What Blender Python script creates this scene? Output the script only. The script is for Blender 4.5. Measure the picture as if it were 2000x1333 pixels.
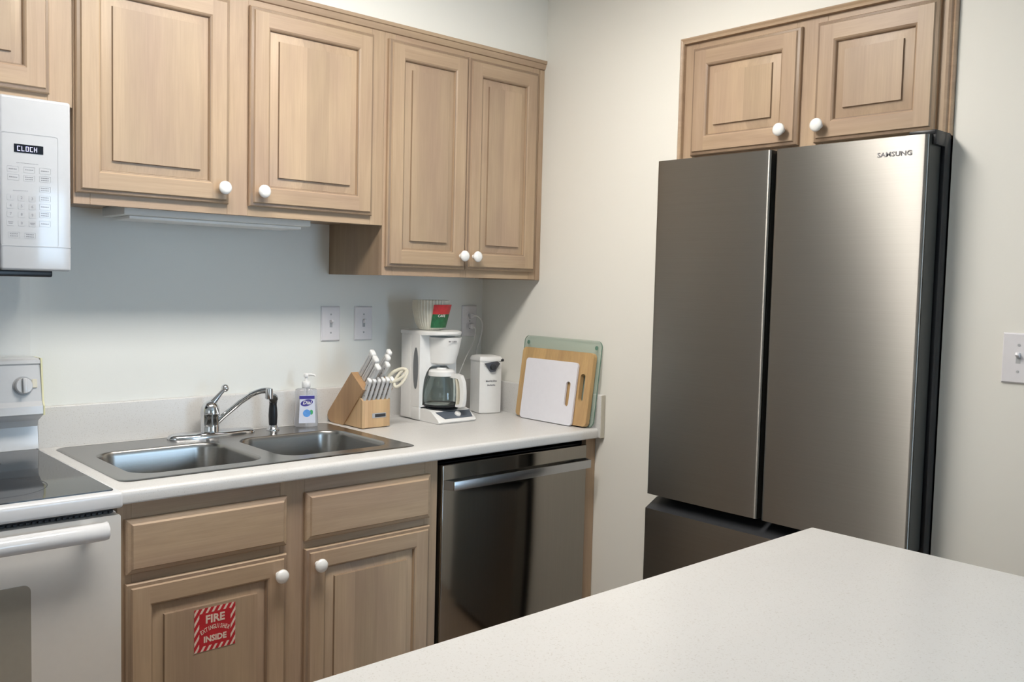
import bpy, bmesh, math, random
from mathutils import Matrix, Vector
from mathutils.geometry import tessellate_polygon
random.seed(7)
SC = bpy.context.scene
COL = SC.collection
for o in list(bpy.data.objects): bpy.data.objects.remove(o)

# ------------------------------------------------------------------ camera
def cam_axes(yaw, pitch, roll):
    y, p, r = map(math.radians, (yaw, pitch, roll))
    f = Vector((math.sin(y)*math.cos(p), math.cos(y)*math.cos(p), math.sin(p)))
    rt = Vector((math.cos(y), -math.sin(y), 0)); up = rt.cross(f)
    return math.cos(r)*rt+math.sin(r)*up, -math.sin(r)*rt+math.cos(r)*up, f
r_, u_, f_ = cam_axes(42.3133, -3.6112, 1.4171)
cd = bpy.data.cameras.new('camera'); cam = bpy.data.objects.new('camera', cd); COL.objects.link(cam)
cd.sensor_fit = 'HORIZONTAL'; cd.sensor_width = 36; cd.lens = 1787.75/2000*36; cd.clip_start = 0.02
Mc = Matrix((( r_.x, u_.x, -f_.x, -2.2407), (r_.y, u_.y, -f_.y, -2.634), (r_.z, u_.z, -f_.z, 1.3774), (0, 0, 0, 1)))
cam.matrix_world = Mc
SC.camera = cam
# ------------------------------------------------------------------ view, world, lights
SC.view_settings.view_transform = 'Standard'; SC.view_settings.look = 'None'
SC.view_settings.gamma = 1; SC.view_settings.use_curve_mapping = False
SC.view_settings.exposure = 0.13
W = bpy.data.worlds.new('sky'); SC.world = W; W.use_nodes = True
bg = W.node_tree.nodes['Background']; bg.inputs[0].default_value = (0.45, 0.72, 1.0, 1); bg.inputs[1].default_value = 2.2
def area(name, loc, target, sx, sy, power, col):
    l = bpy.data.lights.new(name, 'AREA'); l.shape = 'RECTANGLE'; l.size = sx; l.size_y = sy
    l.energy = power; l.color = col
    o = bpy.data.objects.new(name, l); COL.objects.link(o); o.location = loc
    o.rotation_euler = (Vector(target)-Vector(loc)).to_track_quat('-Z', 'Y').to_euler()
    return o
LAMP = 29.0          # ceiling fixture radiance
area('daylight_patio', (0.55, -4.95, 1.02), (0.2, 0, 0.9), 1.7, 1.7, 66, (0.55, 0.77, 1.0))
area('fill_living', (-4.1, -3.6, 1.4), (0, -1.0, 1.0), 1.5, 1.4, 9, (0.86, 0.93, 1.0))  # added general fill from the living side; the left wall has no window

# ------------------------------------------------------------------ materials
def newmat(name):
    m = bpy.data.materials.new(name); m.use_nodes = True
    return m, m.node_tree.nodes, m.node_tree.links, m.node_tree.nodes['Principled BSDF']
def plain(name, col, rough=.5, metal=0, spec=.5, trans=0, ior=1.45, emit=None, estr=0, coat=0, noise=0, nscale=60, bump=0, bscale=300):
    m, N, L, b = newmat(name)
    b.inputs['Base Color'].default_value = (*col, 1); b.inputs['Roughness'].default_value = rough
    b.inputs['Metallic'].default_value = metal; b.inputs['Specular IOR Level'].default_value = spec
    b.inputs['Transmission Weight'].default_value = trans; b.inputs['IOR'].default_value = ior
    b.inputs['Coat Weight'].default_value = coat; b.inputs['Coat Roughness'].default_value = .08
    if emit: b.inputs['Emission Color'].default_value = (*emit, 1); b.inputs['Emission Strength'].default_value = estr
    tc = N.new('ShaderNodeTexCoord')
    if noise:
        n = N.new('ShaderNodeTexNoise'); n.inputs['Scale'].default_value = nscale; n.inputs['Detail'].default_value = 4
        L.new(tc.outputs['Object'], n.inputs['Vector'])
        r = N.new('ShaderNodeValToRGB'); r.color_ramp.elements[0].position = .3; r.color_ramp.elements[1].position = .7
        r.color_ramp.elements[0].color = (*[c*(1-noise) for c in col], 1); r.color_ramp.elements[1].color = (*[min(1, c*(1+noise)) for c in col], 1)
        L.new(n.outputs['Fac'], r.inputs['Fac']); L.new(r.outputs['Color'], b.inputs['Base Color'])
    if bump:
        n = N.new('ShaderNodeTexNoise'); n.inputs['Scale'].default_value = bscale; n.inputs['Detail'].default_value = 3
        L.new(tc.outputs['Object'], n.inputs['Vector'])
        bp = N.new('ShaderNodeBump'); bp.inputs['Strength'].default_value = bump; bp.inputs['Distance'].default_value = .002
        L.new(n.outputs['Fac'], bp.inputs['Height']); L.new(bp.outputs['Normal'], b.inputs['Normal'])
    return m
def wood(name, axis, light, dark, strips=0.0, rough=.42, across=26, along=1.5):
    m, N, L, b = newmat(name)
    tc = N.new('ShaderNodeTexCoord'); sep = N.new('ShaderNodeSeparateXYZ'); L.new(tc.outputs['Object'], sep.inputs[0])
    def mapped(a, l):
        mp = N.new('ShaderNodeMapping'); s = [a, a, a]; s['xyz'.index(axis)] = l
        mp.inputs['Scale'].default_value = s; L.new(tc.outputs['Object'], mp.inputs['Vector']); return mp
    n1 = N.new('ShaderNodeTexNoise'); n1.inputs['Scale'].default_value = 1; n1.inputs['Detail'].default_value = 5
    n1.inputs['Roughness'].default_value = .62; n1.inputs['Distortion'].default_value = .9
    L.new(mapped(across, along).outputs[0], n1.inputs['Vector'])
    r = N.new('ShaderNodeValToRGB'); e = r.color_ramp.elements
    e[0].position = .28; e[0].color = (*dark, 1); e[1].position = .68; e[1].color = (*light, 1)
    L.new(n1.outputs['Fac'], r.inputs['Fac'])
    n2 = N.new('ShaderNodeTexNoise'); n2.inputs['Scale'].default_value = 1; n2.inputs['Detail'].default_value = 3
    L.new(mapped(across*11, along*6).outputs[0], n2.inputs['Vector'])
    mr = N.new('ShaderNodeMapRange'); mr.inputs[1].default_value = .3; mr.inputs[2].default_value = .7
    mr.inputs[3].default_value = .945; mr.inputs[4].default_value = 1.035
    L.new(n2.outputs['Fac'], mr.inputs[0])
    fac = mr.outputs[0]
    if strips:
        ad = N.new('ShaderNodeMath'); ad.operation = 'ADD'
        if axis == 'z': L.new(sep.outputs[0], ad.inputs[0]); L.new(sep.outputs[1], ad.inputs[1])
        else: L.new(sep.outputs[2], ad.inputs[0]); ad.inputs[1].default_value = 0
        dv = N.new('ShaderNodeMath'); dv.operation = 'DIVIDE'; L.new(ad.outputs[0], dv.inputs[0]); dv.inputs[1].default_value = strips
        fl = N.new('ShaderNodeMath'); fl.operation = 'FLOOR'; L.new(dv.outputs[0], fl.inputs[0])
        wn = N.new('ShaderNodeTexWhiteNoise'); wn.noise_dimensions = '1D'; L.new(fl.outputs[0], wn.inputs['W'])
        m2 = N.new('ShaderNodeMapRange'); m2.inputs[3].default_value = .88; m2.inputs[4].default_value = 1.07
        L.new(wn.outputs['Value'], m2.inputs[0])
        mu = N.new('ShaderNodeMath'); mu.operation = 'MULTIPLY'; L.new(fac, mu.inputs[0]); L.new(m2.outputs[0], mu.inputs[1]); fac = mu.outputs[0]
    vm = N.new('ShaderNodeVectorMath'); vm.operation = 'SCALE'; L.new(r.outputs['Color'], vm.inputs[0]); L.new(fac, vm.inputs['Scale'])
    n3 = N.new('ShaderNodeTexNoise'); n3.inputs['Scale'].default_value = 1; n3.inputs['Detail'].default_value = 3
    L.new(mapped(9, 2.2).outputs[0], n3.inputs['Vector'])
    r3 = N.new('ShaderNodeValToRGB'); e3 = r3.color_ramp.elements
    e3[0].position = .36; e3[0].color = (.90, .87, .90, 1); e3[1].position = .62; e3[1].color = (1.03, 1.03, 1.01, 1)
    L.new(n3.outputs['Fac'], r3.inputs['Fac'])
    vx = N.new('ShaderNodeVectorMath'); vx.operation = 'MULTIPLY'; L.new(vm.outputs[0], vx.inputs[0]); L.new(r3.outputs['Color'], vx.inputs[1])
    L.new(vx.outputs[0], b.inputs['Base Color'])
    bp = N.new('ShaderNodeBump'); bp.inputs['Strength'].default_value = .12; bp.inputs['Distance'].default_value = .001
    L.new(n2.outputs['Fac'], bp.inputs['Height']); L.new(bp.outputs['Normal'], b.inputs['Normal'])
    b.inputs['Roughness'].default_value = rough; b.inputs['Specular IOR Level'].default_value = .45
    return m
def steel(name, col, rough, aniso=.0, streak='y', streak_amt=.05):
    m, N, L, b = newmat(name)
    b.inputs['Metallic'].default_value = 1; b.inputs['Roughness'].default_value = rough
    b.inputs['Anisotropic'].default_value = aniso
    tc = N.new('ShaderNodeTexCoord'); mp = N.new('ShaderNodeMapping')
    s = [2.0, 2.0, 420.0] if streak != 'z' else [420.0, 420.0, 2.0]
    mp.inputs['Scale'].default_value = s
    L.new(tc.outputs['Object'], mp.inputs['Vector'])
    n = N.new('ShaderNodeTexNoise'); n.inputs['Scale'].default_value = 1; n.inputs['Detail'].default_value = 2
    L.new(mp.outputs[0], n.inputs['Vector'])
    r = N.new('ShaderNodeValToRGB'); r.color_ramp.elements[0].position = .3; r.color_ramp.elements[1].position = .7
    r.color_ramp.elements[0].color = (*[c*(1-streak_amt) for c in col], 1); r.color_ramp.elements[1].color = (*[c*(1+streak_amt) for c in col], 1)
    L.new(n.outputs['Fac'], r.inputs['Fac']); L.new(r.outputs['Color'], b.inputs['Base Color'])
    if aniso:
        tg = N.new('ShaderNodeTangent'); tg.direction_type = 'UV_MAP'; tg.uv_map = 'UVMap'
        L.new(tg.outputs[0], b.inputs['Tangent'])
    return m
def speckle(name, base, spot, rough=.35, sc=330):
    m, N, L, b = newmat(name)
    tc = N.new('ShaderNodeTexCoord')
    n = N.new('ShaderNodeTexNoise'); n.inputs['Scale'].default_value = sc; n.inputs['Detail'].default_value = 2; n.inputs['Roughness'].default_value = .7
    L.new(tc.outputs['Object'], n.inputs['Vector'])
    r = N.new('ShaderNodeValToRGB'); e = r.color_ramp.elements
    e[0].position = .30; e[0].color = (*spot, 1); e[1].position = .42; e[1].color = (*base, 1)
    L.new(n.outputs['Fac'], r.inputs['Fac'])
    n2 = N.new('ShaderNodeTexNoise'); n2.inputs['Scale'].default_value = 9; n2.inputs['Detail'].default_value = 2
    L.new(tc.outputs['Object'], n2.inputs['Vector'])
    mr = N.new('ShaderNodeMapRange'); mr.inputs[3].default_value = .965; mr.inputs[4].default_value = 1.03
    L.new(n2.outputs['Fac'], mr.inputs[0])
    vm = N.new('ShaderNodeVectorMath'); vm.operation = 'SCALE'; L.new(r.outputs['Color'], vm.inputs[0]); L.new(mr.outputs[0], vm.inputs['Scale'])
    L.new(vm.outputs[0], b.inputs['Base Color']); b.inputs['Roughness'].default_value = rough
    return m
OL, OD = (.450, .332, .226), (.365, .262, .174)
M = {
 'wall': plain('cream_wall_paint', (.78, .77, .72), .75, bump=.05, bscale=220),
 'wall_back': plain('pale_wall_paint', (.77, .79, .77), .72, bump=.05, bscale=220),
 'ceiling': plain('white_ceiling_paint', (.72, .71, .69), .9, bump=.3, bscale=150),
 'floor': wood('tan_floor', 'x', (.34, .26, .19), (.27, .20, .14), strips=.0, rough=.4),
 'wv': wood('oak_vertical', 'z', OL, OD), 'wx': wood('oak_along_x', 'x', OL, OD), 'wy': wood('oak_along_y', 'y', OL, OD),
 'wp': wood('oak_panel', 'z', OL, (.405, .298, .202), strips=.071),
 'ws': wood('oak_side', 'z', (.36, .26, .17), (.29, .205, .13)),
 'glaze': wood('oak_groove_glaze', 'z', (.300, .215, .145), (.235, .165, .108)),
 'winside': wood('oak_shadow_board', 'z', (.40, .28, .18), (.33, .23, .14)),
 'lam': speckle('speckled_laminate', (.645, .64, .63), (.51, .49, .46)),
 'lamd': plain('laminate_edge', (.55, .52, .44), .5, noise=.04),
 'fridge': steel('brushed_steel', (.300, .290, .273), .40, .93, 'y', .02),
 'fside': plain('fridge_side_grey', (.052, .052, .047), .4, noise=.03),
 'dw': steel('dark_brushed_steel', (.29, .272, .248), .10, .0, 'z', .03),
 'dwh': steel('handle_steel', (.45, .46, .48), .25, .0, 'z', .03),
 'sink': steel('sink_steel', (.37, .36, .345), .27, .0, 'y', .03),
 'chrome': plain('chrome', (.66, .67, .69), .09, 1, noise=.01),
 'black': plain('black_plastic', (.012, .013, .016), .35, noise=.05),
 'blackg': plain('black_glass', (.012, .013, .016), .05, noise=.02),
 'dgrey': plain('dark_grey_plastic', (.035, .037, .042), .4, noise=.04),
 'enamel': plain('white_enamel', (.66, .665, .68), .16, noise=.01, coat=.3),
 'door_enamel': plain('oven_door_enamel', (.70, .68, .65), .25, noise=.01),
 'white': plain('white_plastic', (.80, .80, .79), .28, noise=.01),
 'cream': plain('cream_plastic', (.74, .70, .58), .4, noise=.02),
 'yellow': plain('yellowed_plastic', (.72, .70, .45), .45, noise=.03),
 'lgrey': plain('grey_plastic', (.42, .43, .45), .4, noise=.03),
 'gauge': plain('grey_gauge', (.16, .17, .18), .3, noise=.05),
 'mwhite': plain('microwave_white', (.485, .495, .515), .16, noise=.01, coat=.3),
 'handlew': plain('knife_handle_white', (.62, .62, .62), .35, noise=.02),
 'dmetal': plain('dark_metal', (.16, .16, .17), .3, 1, noise=.1),
 'print': plain('grey_print', (.22, .22, .24), .5, noise=.02),
 'bluegrey': plain('blue_grey_panel', (.10, .12, .15), .4, noise=.04),
 'plate': plain('switch_plate_plastic', (.74, .73, .76), .3, noise=.01),
 'ceramic': plain('white_ceramic', (.84, .84, .83), .1, coat=.6, noise=.01),
 'red': plain('red_print', (.46, .02, .03), .45, noise=.08),
 'stripe': plain('faded_white_print', (.72, .58, .50), .45, noise=.05),
 'green': plain('green_print', (.02, .13, .05), .5, noise=.25, nscale=90),
 'redl': plain('red_label', (.52, .035, .04), .5, noise=.15, nscale=90),
 'paper': plain('filter_paper', (.74, .72, .62), .85, noise=.04, bump=.3, bscale=500),
 'blockside': wood('block_side_wood', 'z', (.50, .315, .165), (.40, .245, .125), rough=.5),
 'block': wood('block_front_wood', 'z', (.66, .46, .26), (.52, .34, .18), strips=.018, rough=.5),
 'bamboo': wood('bamboo', 'z', (.62, .42, .20), (.50, .32, .145), strips=.03, rough=.45),
 'boardw': plain('white_board_plastic', (.80, .80, .86), .45, noise=.01),
 'glass': plain('clear_glass', (.93, .98, .96), .02, trans=1, ior=1.45),
 'gglass': plain('greenish_glass', (.50, .64, .55), .15),
 'gedge': plain('green_glass_edge', (.12, .22, .17), .15, noise=.05),
 'soap': plain('clear_soap', (.93, .95, 1.0), .05, trans=.92, ior=1.3),
 'label': plain('pale_blue_label', (.66, .70, .82), .5, noise=.02),
 'indigo': plain('indigo_print', (.06, .05, .28), .45, noise=.03),
 'skyblue': plain('sky_blue_print', (.12, .34, .78), .45, noise=.1, nscale=120),
 'leafgreen': plain('leaf_green_print', (.08, .42, .18), .45, noise=.1),
 'pump': plain('translucent_pump', (.80, .80, .80), .3, noise=.01),
 'oliv': plain('dark_tinted_plastic', (.13, .14, .16), .3, noise=.05),
 'owin': plain('oven_window_glass', (.34, .32, .28), .25, noise=.02),
 'disp': plain('display_black', (.008, .009, .014), .1, noise=.02),
 'dispt': plain('display_text', (.5, .5, .7), .5, emit=(.55, .55, .85), estr=1.1),
 'key': plain('keypad_pad', (.42, .425, .44), .4, noise=.02),
 'lampm': plain('lamp_diffuser', (.9, .9, .85), .5, emit=(1.0, .945, .87), estr=LAMP),
 'doorframe': plain('white_door_frame', (.8, .8, .8), .4, noise=.01),
 'pane': plain('window_pane', (1, 1, 1), .0, trans=1, ior=1.02),
 'rubber': plain('dark_rubber', (.02, .02, .02), .6, noise=.05),
 'lightbox': plain('fixture_white', (.74, .75, .73), .5, noise=.01),
}

M['gglass'].node_tree.nodes['Principled BSDF'].inputs['Alpha'].default_value = .30
# ------------------------------------------------------------------ geometry builder
class G:
    def __init__(s): s.bm = bmesh.new()
    def _merge(s, t, T=None, mi=0):
        if T is not None: bmesh.ops.transform(t, matrix=T, verts=t.verts)
        if mi is not None:
            for f in t.faces: f.material_index = mi
        me = bpy.data.meshes.new('tmp'); t.to_mesh(me); t.free(); s.bm.from_mesh(me); bpy.data.meshes.remove(me)
        return s
    def box(s, x0, x1, y0, y1, z0, z1, bev=0, seg=2, T=None, mi=0):
        t = bmesh.new(); bmesh.ops.create_cube(t, size=1)
        for v in t.verts:
            v.co = Vector(((x0+x1)/2+v.co.x*(x1-x0), (y0+y1)/2+v.co.y*(y1-y0), (z0+z1)/2+v.co.z*(z1-z0)))
        if bev: bmesh.ops.bevel(t, geom=list(t.edges), offset=bev, segments=seg, affect='EDGES', profile=.5)
        return s._merge(t, T, mi)
    def rings(s, loops, cap0=True, cap1=True, T=None, mi=0, closed=True):
        t = bmesh.new(); R = [[t.verts.new(p) for p in lp] for lp in loops]; n = len(loops[0])
        for a, b in zip(R, R[1:]):
            for i in range(n if closed else n-1):
                j = (i+1) % n
                q = [a[i], a[j], b[j], b[i]]
                if len(set(q)) == 4: t.faces.new(q)
        if cap0: t.faces.new(list(reversed(R[0])))
        if cap1: t.faces.new(R[-1])
        bmesh.ops.recalc_face_normals(t, faces=t.faces)
        return s._merge(t, T, mi)
    def lathe(s, prof, T=None, n=32, mi=0, sx=1, sy=1, cap0=True, cap1=True):
        L = [[(r*math.cos(2*math.pi*k/n)*sx, r*math.sin(2*math.pi*k/n)*sy, z) for k in range(n)] for r, z in prof]
        return s.rings(L, cap0, cap1, T, mi)
    def tube(s, pts, r, n=12, mi=0, T=None, flat=1.0):
        P = [Vector(p) for p in pts]; rr = r if isinstance(r, (list, tuple)) else [r]*len(P)
        loops = []; prev = None
        for i, p in enumerate(P):
            d = (P[min(i+1, len(P)-1)]-P[max(i-1, 0)]).normalized()
            if prev is None:
                a = Vector((0, 0, 1)) if abs(d.z) < .9 else Vector((1, 0, 0))
                u = (a-d*a.dot(d)).normalized()
            else: u = (prev-d*prev.dot(d)).normalized()
            prev = u; w = d.cross(u)
            loops.append([p+u*rr[i]*math.cos(2*math.pi*k/n)*flat+w*rr[i]*math.sin(2*math.pi*k/n) for k in range(n)])
        return s.rings(loops, True, True, T, mi)
    def plate(s, outer, holes, z0, z1, T=None, mi=0, mside=None):
        t = bmesh.new(); polys = [outer]+list(holes)
        flat = [p for pl in polys for p in pl]
        tris = tessellate_polygon([[Vector((p[0], p[1], 0)) for p in pl] for pl in polys])
        top = [t.verts.new((p[0], p[1], z1)) for p in flat]; bot = [t.verts.new((p[0], p[1], z0)) for p in flat]
        for a, b, c in tris:
            for q in ((top[a], top[b], top[c]), (bot[c], bot[b], bot[a])):
                try: t.faces.new(q)
                except ValueError: pass
        for f in t.faces: f.material_index = mi
        k = 0
        for pl in polys:
            for i in range(len(pl)):
                j = (i+1) % len(pl)
                try: f = t.faces.new((top[k+i], top[k+j], bot[k+j], bot[k+i])); f.material_index = mi if mside is None else mside
                except ValueError: pass
            k += len(pl)
        bmesh.ops.recalc_face_normals(t, faces=t.faces)
        return s._merge(t, T, None)
    def quad(s, pts, T=None, mi=0):
        t = bmesh.new(); t.faces.new([t.verts.new(p) for p in pts]); return s._merge(t, T, mi)
    def text(s, body, size, T, mi=0, ext=.0003, align='CENTER', shear=0, sxy=(1, 1), bold=0):
        c = bpy.data.curves.new('t', 'FONT'); c.body = body; c.size = size; c.extrude = ext; c.align_x = align; c.align_y = 'CENTER'
        c.shear = shear; c.offset = bold; c.resolution_u = 2; c.fill_mode = 'BOTH'
        o = bpy.data.objects.new('t', c); COL.objects.link(o)
        dg = bpy.context.evaluated_depsgraph_get(); me = bpy.data.meshes.new_from_object(o.evaluated_get(dg))
        t = bmesh.new(); t.from_mesh(me); bpy.data.objects.remove(o); bpy.data.curves.remove(c); bpy.data.meshes.remove(me)
        bmesh.ops.transform(t, matrix=Matrix.Diagonal((sxy[0], sxy[1], 1, 1)), verts=t.verts)
        return s._merge(t, T, mi)
def rrect(x0, x1, y0, y1, r, n=6):
    P = []
    for cx, cy, a in ((x1-r, y1-r, 0), (x0+r, y1-r, 90), (x0+r, y0+r, 180), (x1-r, y0+r, 270)):
        for k in range(n+1):
            t = math.radians(a+90*k/n); P.append((cx+r*math.cos(t), cy+r*math.sin(t)))
    return P
def frame(o, u, v):
    u, v, o = Vector(u), Vector(v), Vector(o); w = u.cross(v)
    return Matrix(((u.x, v.x, w.x, o.x), (u.y, v.y, w.y, o.y), (u.z, v.z, w.z, o.z), (0, 0, 0, 1)))
def FB(x, y, z): return frame((x, y, z), (1, 0, 0), (0, 0, 1))        # faces the room from the back wall
def FR(x, y, z): return frame((x, y, z), (0, -1, 0), (0, 0, 1))       # faces the room from the right wall
def obj(name, g, mats, parent=None, ang=35, uv=None, **props):
    if not isinstance(mats, (list, tuple)): mats = [mats]
    bm = g.bm; org = Vector((0, 0, 0))
    if parent is not None:
        org = Vector(parent['org'])
    else:
        xs = [v.co.x for v in bm.verts]; ys = [v.co.y for v in bm.verts]; zs = [v.co.z for v in bm.verts]
        org = Vector(((min(xs)+max(xs))/2, (min(ys)+max(ys))/2, min(zs)))
    for v in bm.verts: v.co -= org
    me = bpy.data.meshes.new(name); 
    if uv:
        L = bm.loops.layers.uv.new('UVMap')
        for f in bm.faces:
            for l in f.loops:
                c = l.vert.co; l[L].uv = (c[uv[0]], c[uv[1]])
    bm.to_mesh(me); bm.free()
    for m in mats: me.materials.append(M[m])
    me.polygons.foreach_set('use_smooth', [True]*len(me.polygons)); me.set_sharp_from_angle(angle=math.radians(ang))
    o = bpy.data.objects.new(name, me); COL.objects.link(o)
    if parent is None: o.location = org
    else: o.parent = parent
    ORG[o.name] = org; o['org'] = tuple(org)
    for k, v in props.items(): o[k] = v
    return o
ORG = {}
def thing(name, label, cat, loc, group=None, kind=None):
    o = bpy.data.objects.new(name, None); o.empty_display_size = .05; COL.objects.link(o); o.location = loc; o['org'] = tuple(loc)
    if kind: o['kind'] = kind
    if label: o['label'] = label
    if cat: o['category'] = cat
    if group: o['group'] = group
    return o

# ------------------------------------------------------------------ room shell
CZ, CEIL = .909, 2.44
NY0, NY1, NZ = -.897, -1.706, 2.118          # niche for the refrigerator
g = G(); g.box(-4.3, .12, 0, .12, 0, CEIL)
obj('wall_back', g, 'wall_back', kind='structure')
g = G(); g.box(0, .12, NY0, -.0002, 0, CEIL); g.box(0, .12, NY1, NY0, NZ, CEIL); g.box(0, .12, -3.2, NY1, 0, CEIL)
g.box(.12, .80, NY0, NY0+.06, 0, CEIL); g.box(.12, .80, NY1-.06, NY1, 0, CEIL); g.box(.74, .80, NY1, NY0, 0, CEIL); g.box(.12, .74, NY1, NY0, NZ, CEIL)
obj('wall_right', g, 'wall', kind='structure')
g = G(); g.box(.12, 1.6, -3.2, -3.08, 0, CEIL); g.box(1.6, 1.72, -5.0, -3.08, 0, CEIL)
obj('wall_living_right', g, 'wall', kind='structure')
g = G(); g.box(-4.3, -4.18, -5.0, 0, 0, CEIL); obj('wall_left', g, 'wall', kind='structure')
g = G(); g.box(-4.3, -.36, -5.12, -5.0, 0, CEIL); g.box(1.46, 1.72, -5.12, -5.0, 0, CEIL); g.box(-.36, 1.46, -5.12, -5.0, 1.95, CEIL)
obj('wall_front', g, 'wall', kind='structure')
g = G(); g.box(-4.3, 1.72, -5.12, .12, -.05, 0); obj('floor', g, 'floor', kind='structure')
g = G(); g.box(-4.3, 1.72, -5.12, .12, CEIL, CEIL+.05); obj('ceiling', g, 'ceiling', kind='structure')
g = G(); g.box(-4.18, -.0001, -.3149, -.0003, 2.1475, CEIL-.0002); obj('wall_soffit', g, 'wall', kind='structure')
dr = G()
for a, b in ((-.36, -.30), (.52, .58), (1.40, 1.46)): dr.box(a, b, -5.08, -5.03, .02, 1.95)
dr.box(-.30, 1.40, -5.08, -5.03, .02, .10); dr.box(-.30, 1.40, -5.08, -5.03, 1.88, 1.95)
w1 = obj('door_1', dr, 'doorframe', kind='structure')
g = G(); g.box(-.30, .52, -5.06, -5.05, .10, 1.88); obj('pane', g, 'pane', w1)
g = G(); g.box(.58, 1.40, -5.06, -5.05, .10, 1.88); obj('pane', g, 'pane', w1)
g = G(); g.box(-4.18, -1.5605, -.004, -.0002, .909, 1.40); obj('trim_1', g, 'lightbox', kind='structure')
# ceiling fixture that lights the kitchen
t = thing('ceiling_light', 'long white ceiling light fixture above the kitchen floor', 'light', (-1.20, -1.15, CEIL))
g = G(); g.box(-1.83, -.57, -1.32, -.98, CEIL-.025, CEIL-.001, .004); obj('housing', g, 'lightbox', t)
g = G(); g.box(-1.81, -.59, -1.30, -1.00, CEIL-.030, CEIL-.0252); obj('diffuser', g, 'lampm', t)

# ------------------------------------------------------------------ cabinetry helpers
def rect_loop(w, h, i, d): return [(i, i, d), (w-i, i, d), (w-i, h-i, d), (i, h-i, d)]
def raised_door(T, w, h, parent, hm, name='door', stile=.050, knob=None, label=None):
    g = G(); s = stile
    t = bmesh.new()
    prof = [(0, 0), (0, .009), (.0025, .0125), (.009, .0145), (.0115, .019)]
    def ring(pr, gl=()):
        Ls = [[t.verts.new(p) for p in rect_loop(w, h, i, d)] for i, d in pr]
        for q, (a, b) in enumerate(zip(Ls, Ls[1:])):
            for k in range(4):
                j = (k+1) % 4
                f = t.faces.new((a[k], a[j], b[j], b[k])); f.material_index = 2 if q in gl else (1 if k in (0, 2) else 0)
        return Ls
    L1 = ring(prof, (2,)); t.faces.new(list(reversed(L1[0])))
    e = prof[-1][0]; d = .019
    for (x0, x1, y0, y1, mi) in ((e, s, e, h-e, 0), (w-s, w-e, e, h-e, 0), (s, w-s, e, s, 1), (s, w-s, h-s, h-e, 1)):
        f = t.faces.new([t.verts.new(p) for p in ((x0, y0, d), (x1, y0, d), (x1, y1, d), (x0, y1, d))]); f.material_index = mi
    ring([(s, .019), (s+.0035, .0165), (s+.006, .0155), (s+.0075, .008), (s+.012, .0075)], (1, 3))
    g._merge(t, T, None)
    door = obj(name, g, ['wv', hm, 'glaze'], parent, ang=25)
    g = G(); g.rings([rect_loop(w, h, i, dd) for i, dd in ((s+.0076, .004), (s+.0085, .0082), (s+.031, .0132), (s+.0325, .0188))], True, True, T)
    g.bm.normal_update(); w_ax = T.to_3x3() @ Vector((0, 0, 1))
    for f in g.bm.faces:
        if abs(f.normal.dot(w_ax)) < .5: f.material_index = 1
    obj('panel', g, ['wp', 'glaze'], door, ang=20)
    if knob: add_knob(T @ Matrix.Translation((knob[0], knob[1], .019)), door)
    if label: door['label'] = label
    return door
def add_knob(T, parent):
    g = G(); g.lathe([(.0075, 0), (.0065, .003), (.006, .009), (.0095, .012), (.0155, .016), (.0178, .0205), (.0165, .025), (.011, .0285), (.004, .030), (.0005, .0302)], T, 28)
    return obj('knob', g, 'ceramic', parent, ang=60, label='round white ceramic knob')
def drawer_front(T, w, h, parent, hm):
    g = G(); g.rings([rect_loop(w, h, i, d) for i, d in ((0, 0), (0, .009), (.003, .0125), (.010, .0145), (.0135, .019))], True, True, T)
    return obj('drawer', g, hm, parent, ang=20)
def face_frame(g, T, w, h, stiles, rails, d=.019):
    """stiles: (u0,u1) full height; rails: (u0,u1,v0,v1)"""
    for a, b in stiles: g.box(a, b, 0, h, -d, 0, .0008, 1, T, 0)
    for a, b, c, e in rails: g.box(a, b, c, e, -d, -.0002, .0008, 1, T, 1)

YF = -.3055
# upper cabinet over the sink
X0, X1, ZB, ZT = -1.5425, -.6635, 1.5414, 2.1465
t = thing('wall_cabinet', 'two-door light oak wall cabinet over the sink', 'cabinet', (X0, 0, ZB), 'light oak wall cabinets')
g = G(); g.box(X0, X0+.016, YF+.019, -.001, ZB+.012, ZT-.001); g.box(X1-.0165, X1-.0005, YF+.019, -.001, ZB+.012, ZT-.001)
g.box(X0+.016, X1-.0165, YF+.019, -.001, ZB+.012, ZB+.028, mi=0); g.box(X0+.016, X1-.0165, YF+.019, -.001, ZT-.02, ZT-.001); g.box(X0+.016, X1-.0165, -.012, -.001, ZB+.028, ZT-.02)
obj('carcass', g, 'ws', t)
g = G(); face_frame(g, FB(X0, YF, ZB), X1-X0, ZT-ZB, [(0, .038), (.385, .443), (X1-X0-.045, X1-X0)], [(.038, .385, 0, .03), (.443, X1-X0-.045, 0, .03), (.038, .385, .55, ZT-ZB), (.443, X1-X0-.045, .55, ZT-ZB)])
obj('face_frame', g, ['wv', 'wx'], t)
dh = 2.0988-1.5679
raised_door(FB(-1.543+.004, YF-.0003, 1.5679), .382, dh, t, 'wx', knob=(.358, .040))
raised_door(FB(-1.0996, YF-.0003, 1.5679), .3915, dh, t, 'wx', knob=(.030, .040))
# under cabinet lamp
t = thing('under_cabinet_light', 'slim white lamp strip under the oak cabinet over the sink', 'light', (-1.14, -.16, 1.53))
g = G(); g.box(-1.40, -.865, -.235, -.07, 1.528, ZB+.0119, .004); obj('housing', g, 'lightbox', t)
g = G(); g.box(-1.38, -.885, -.215, -.09, 1.519, 1.528, .003); obj('diffuser', g, 'white', t)
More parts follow.
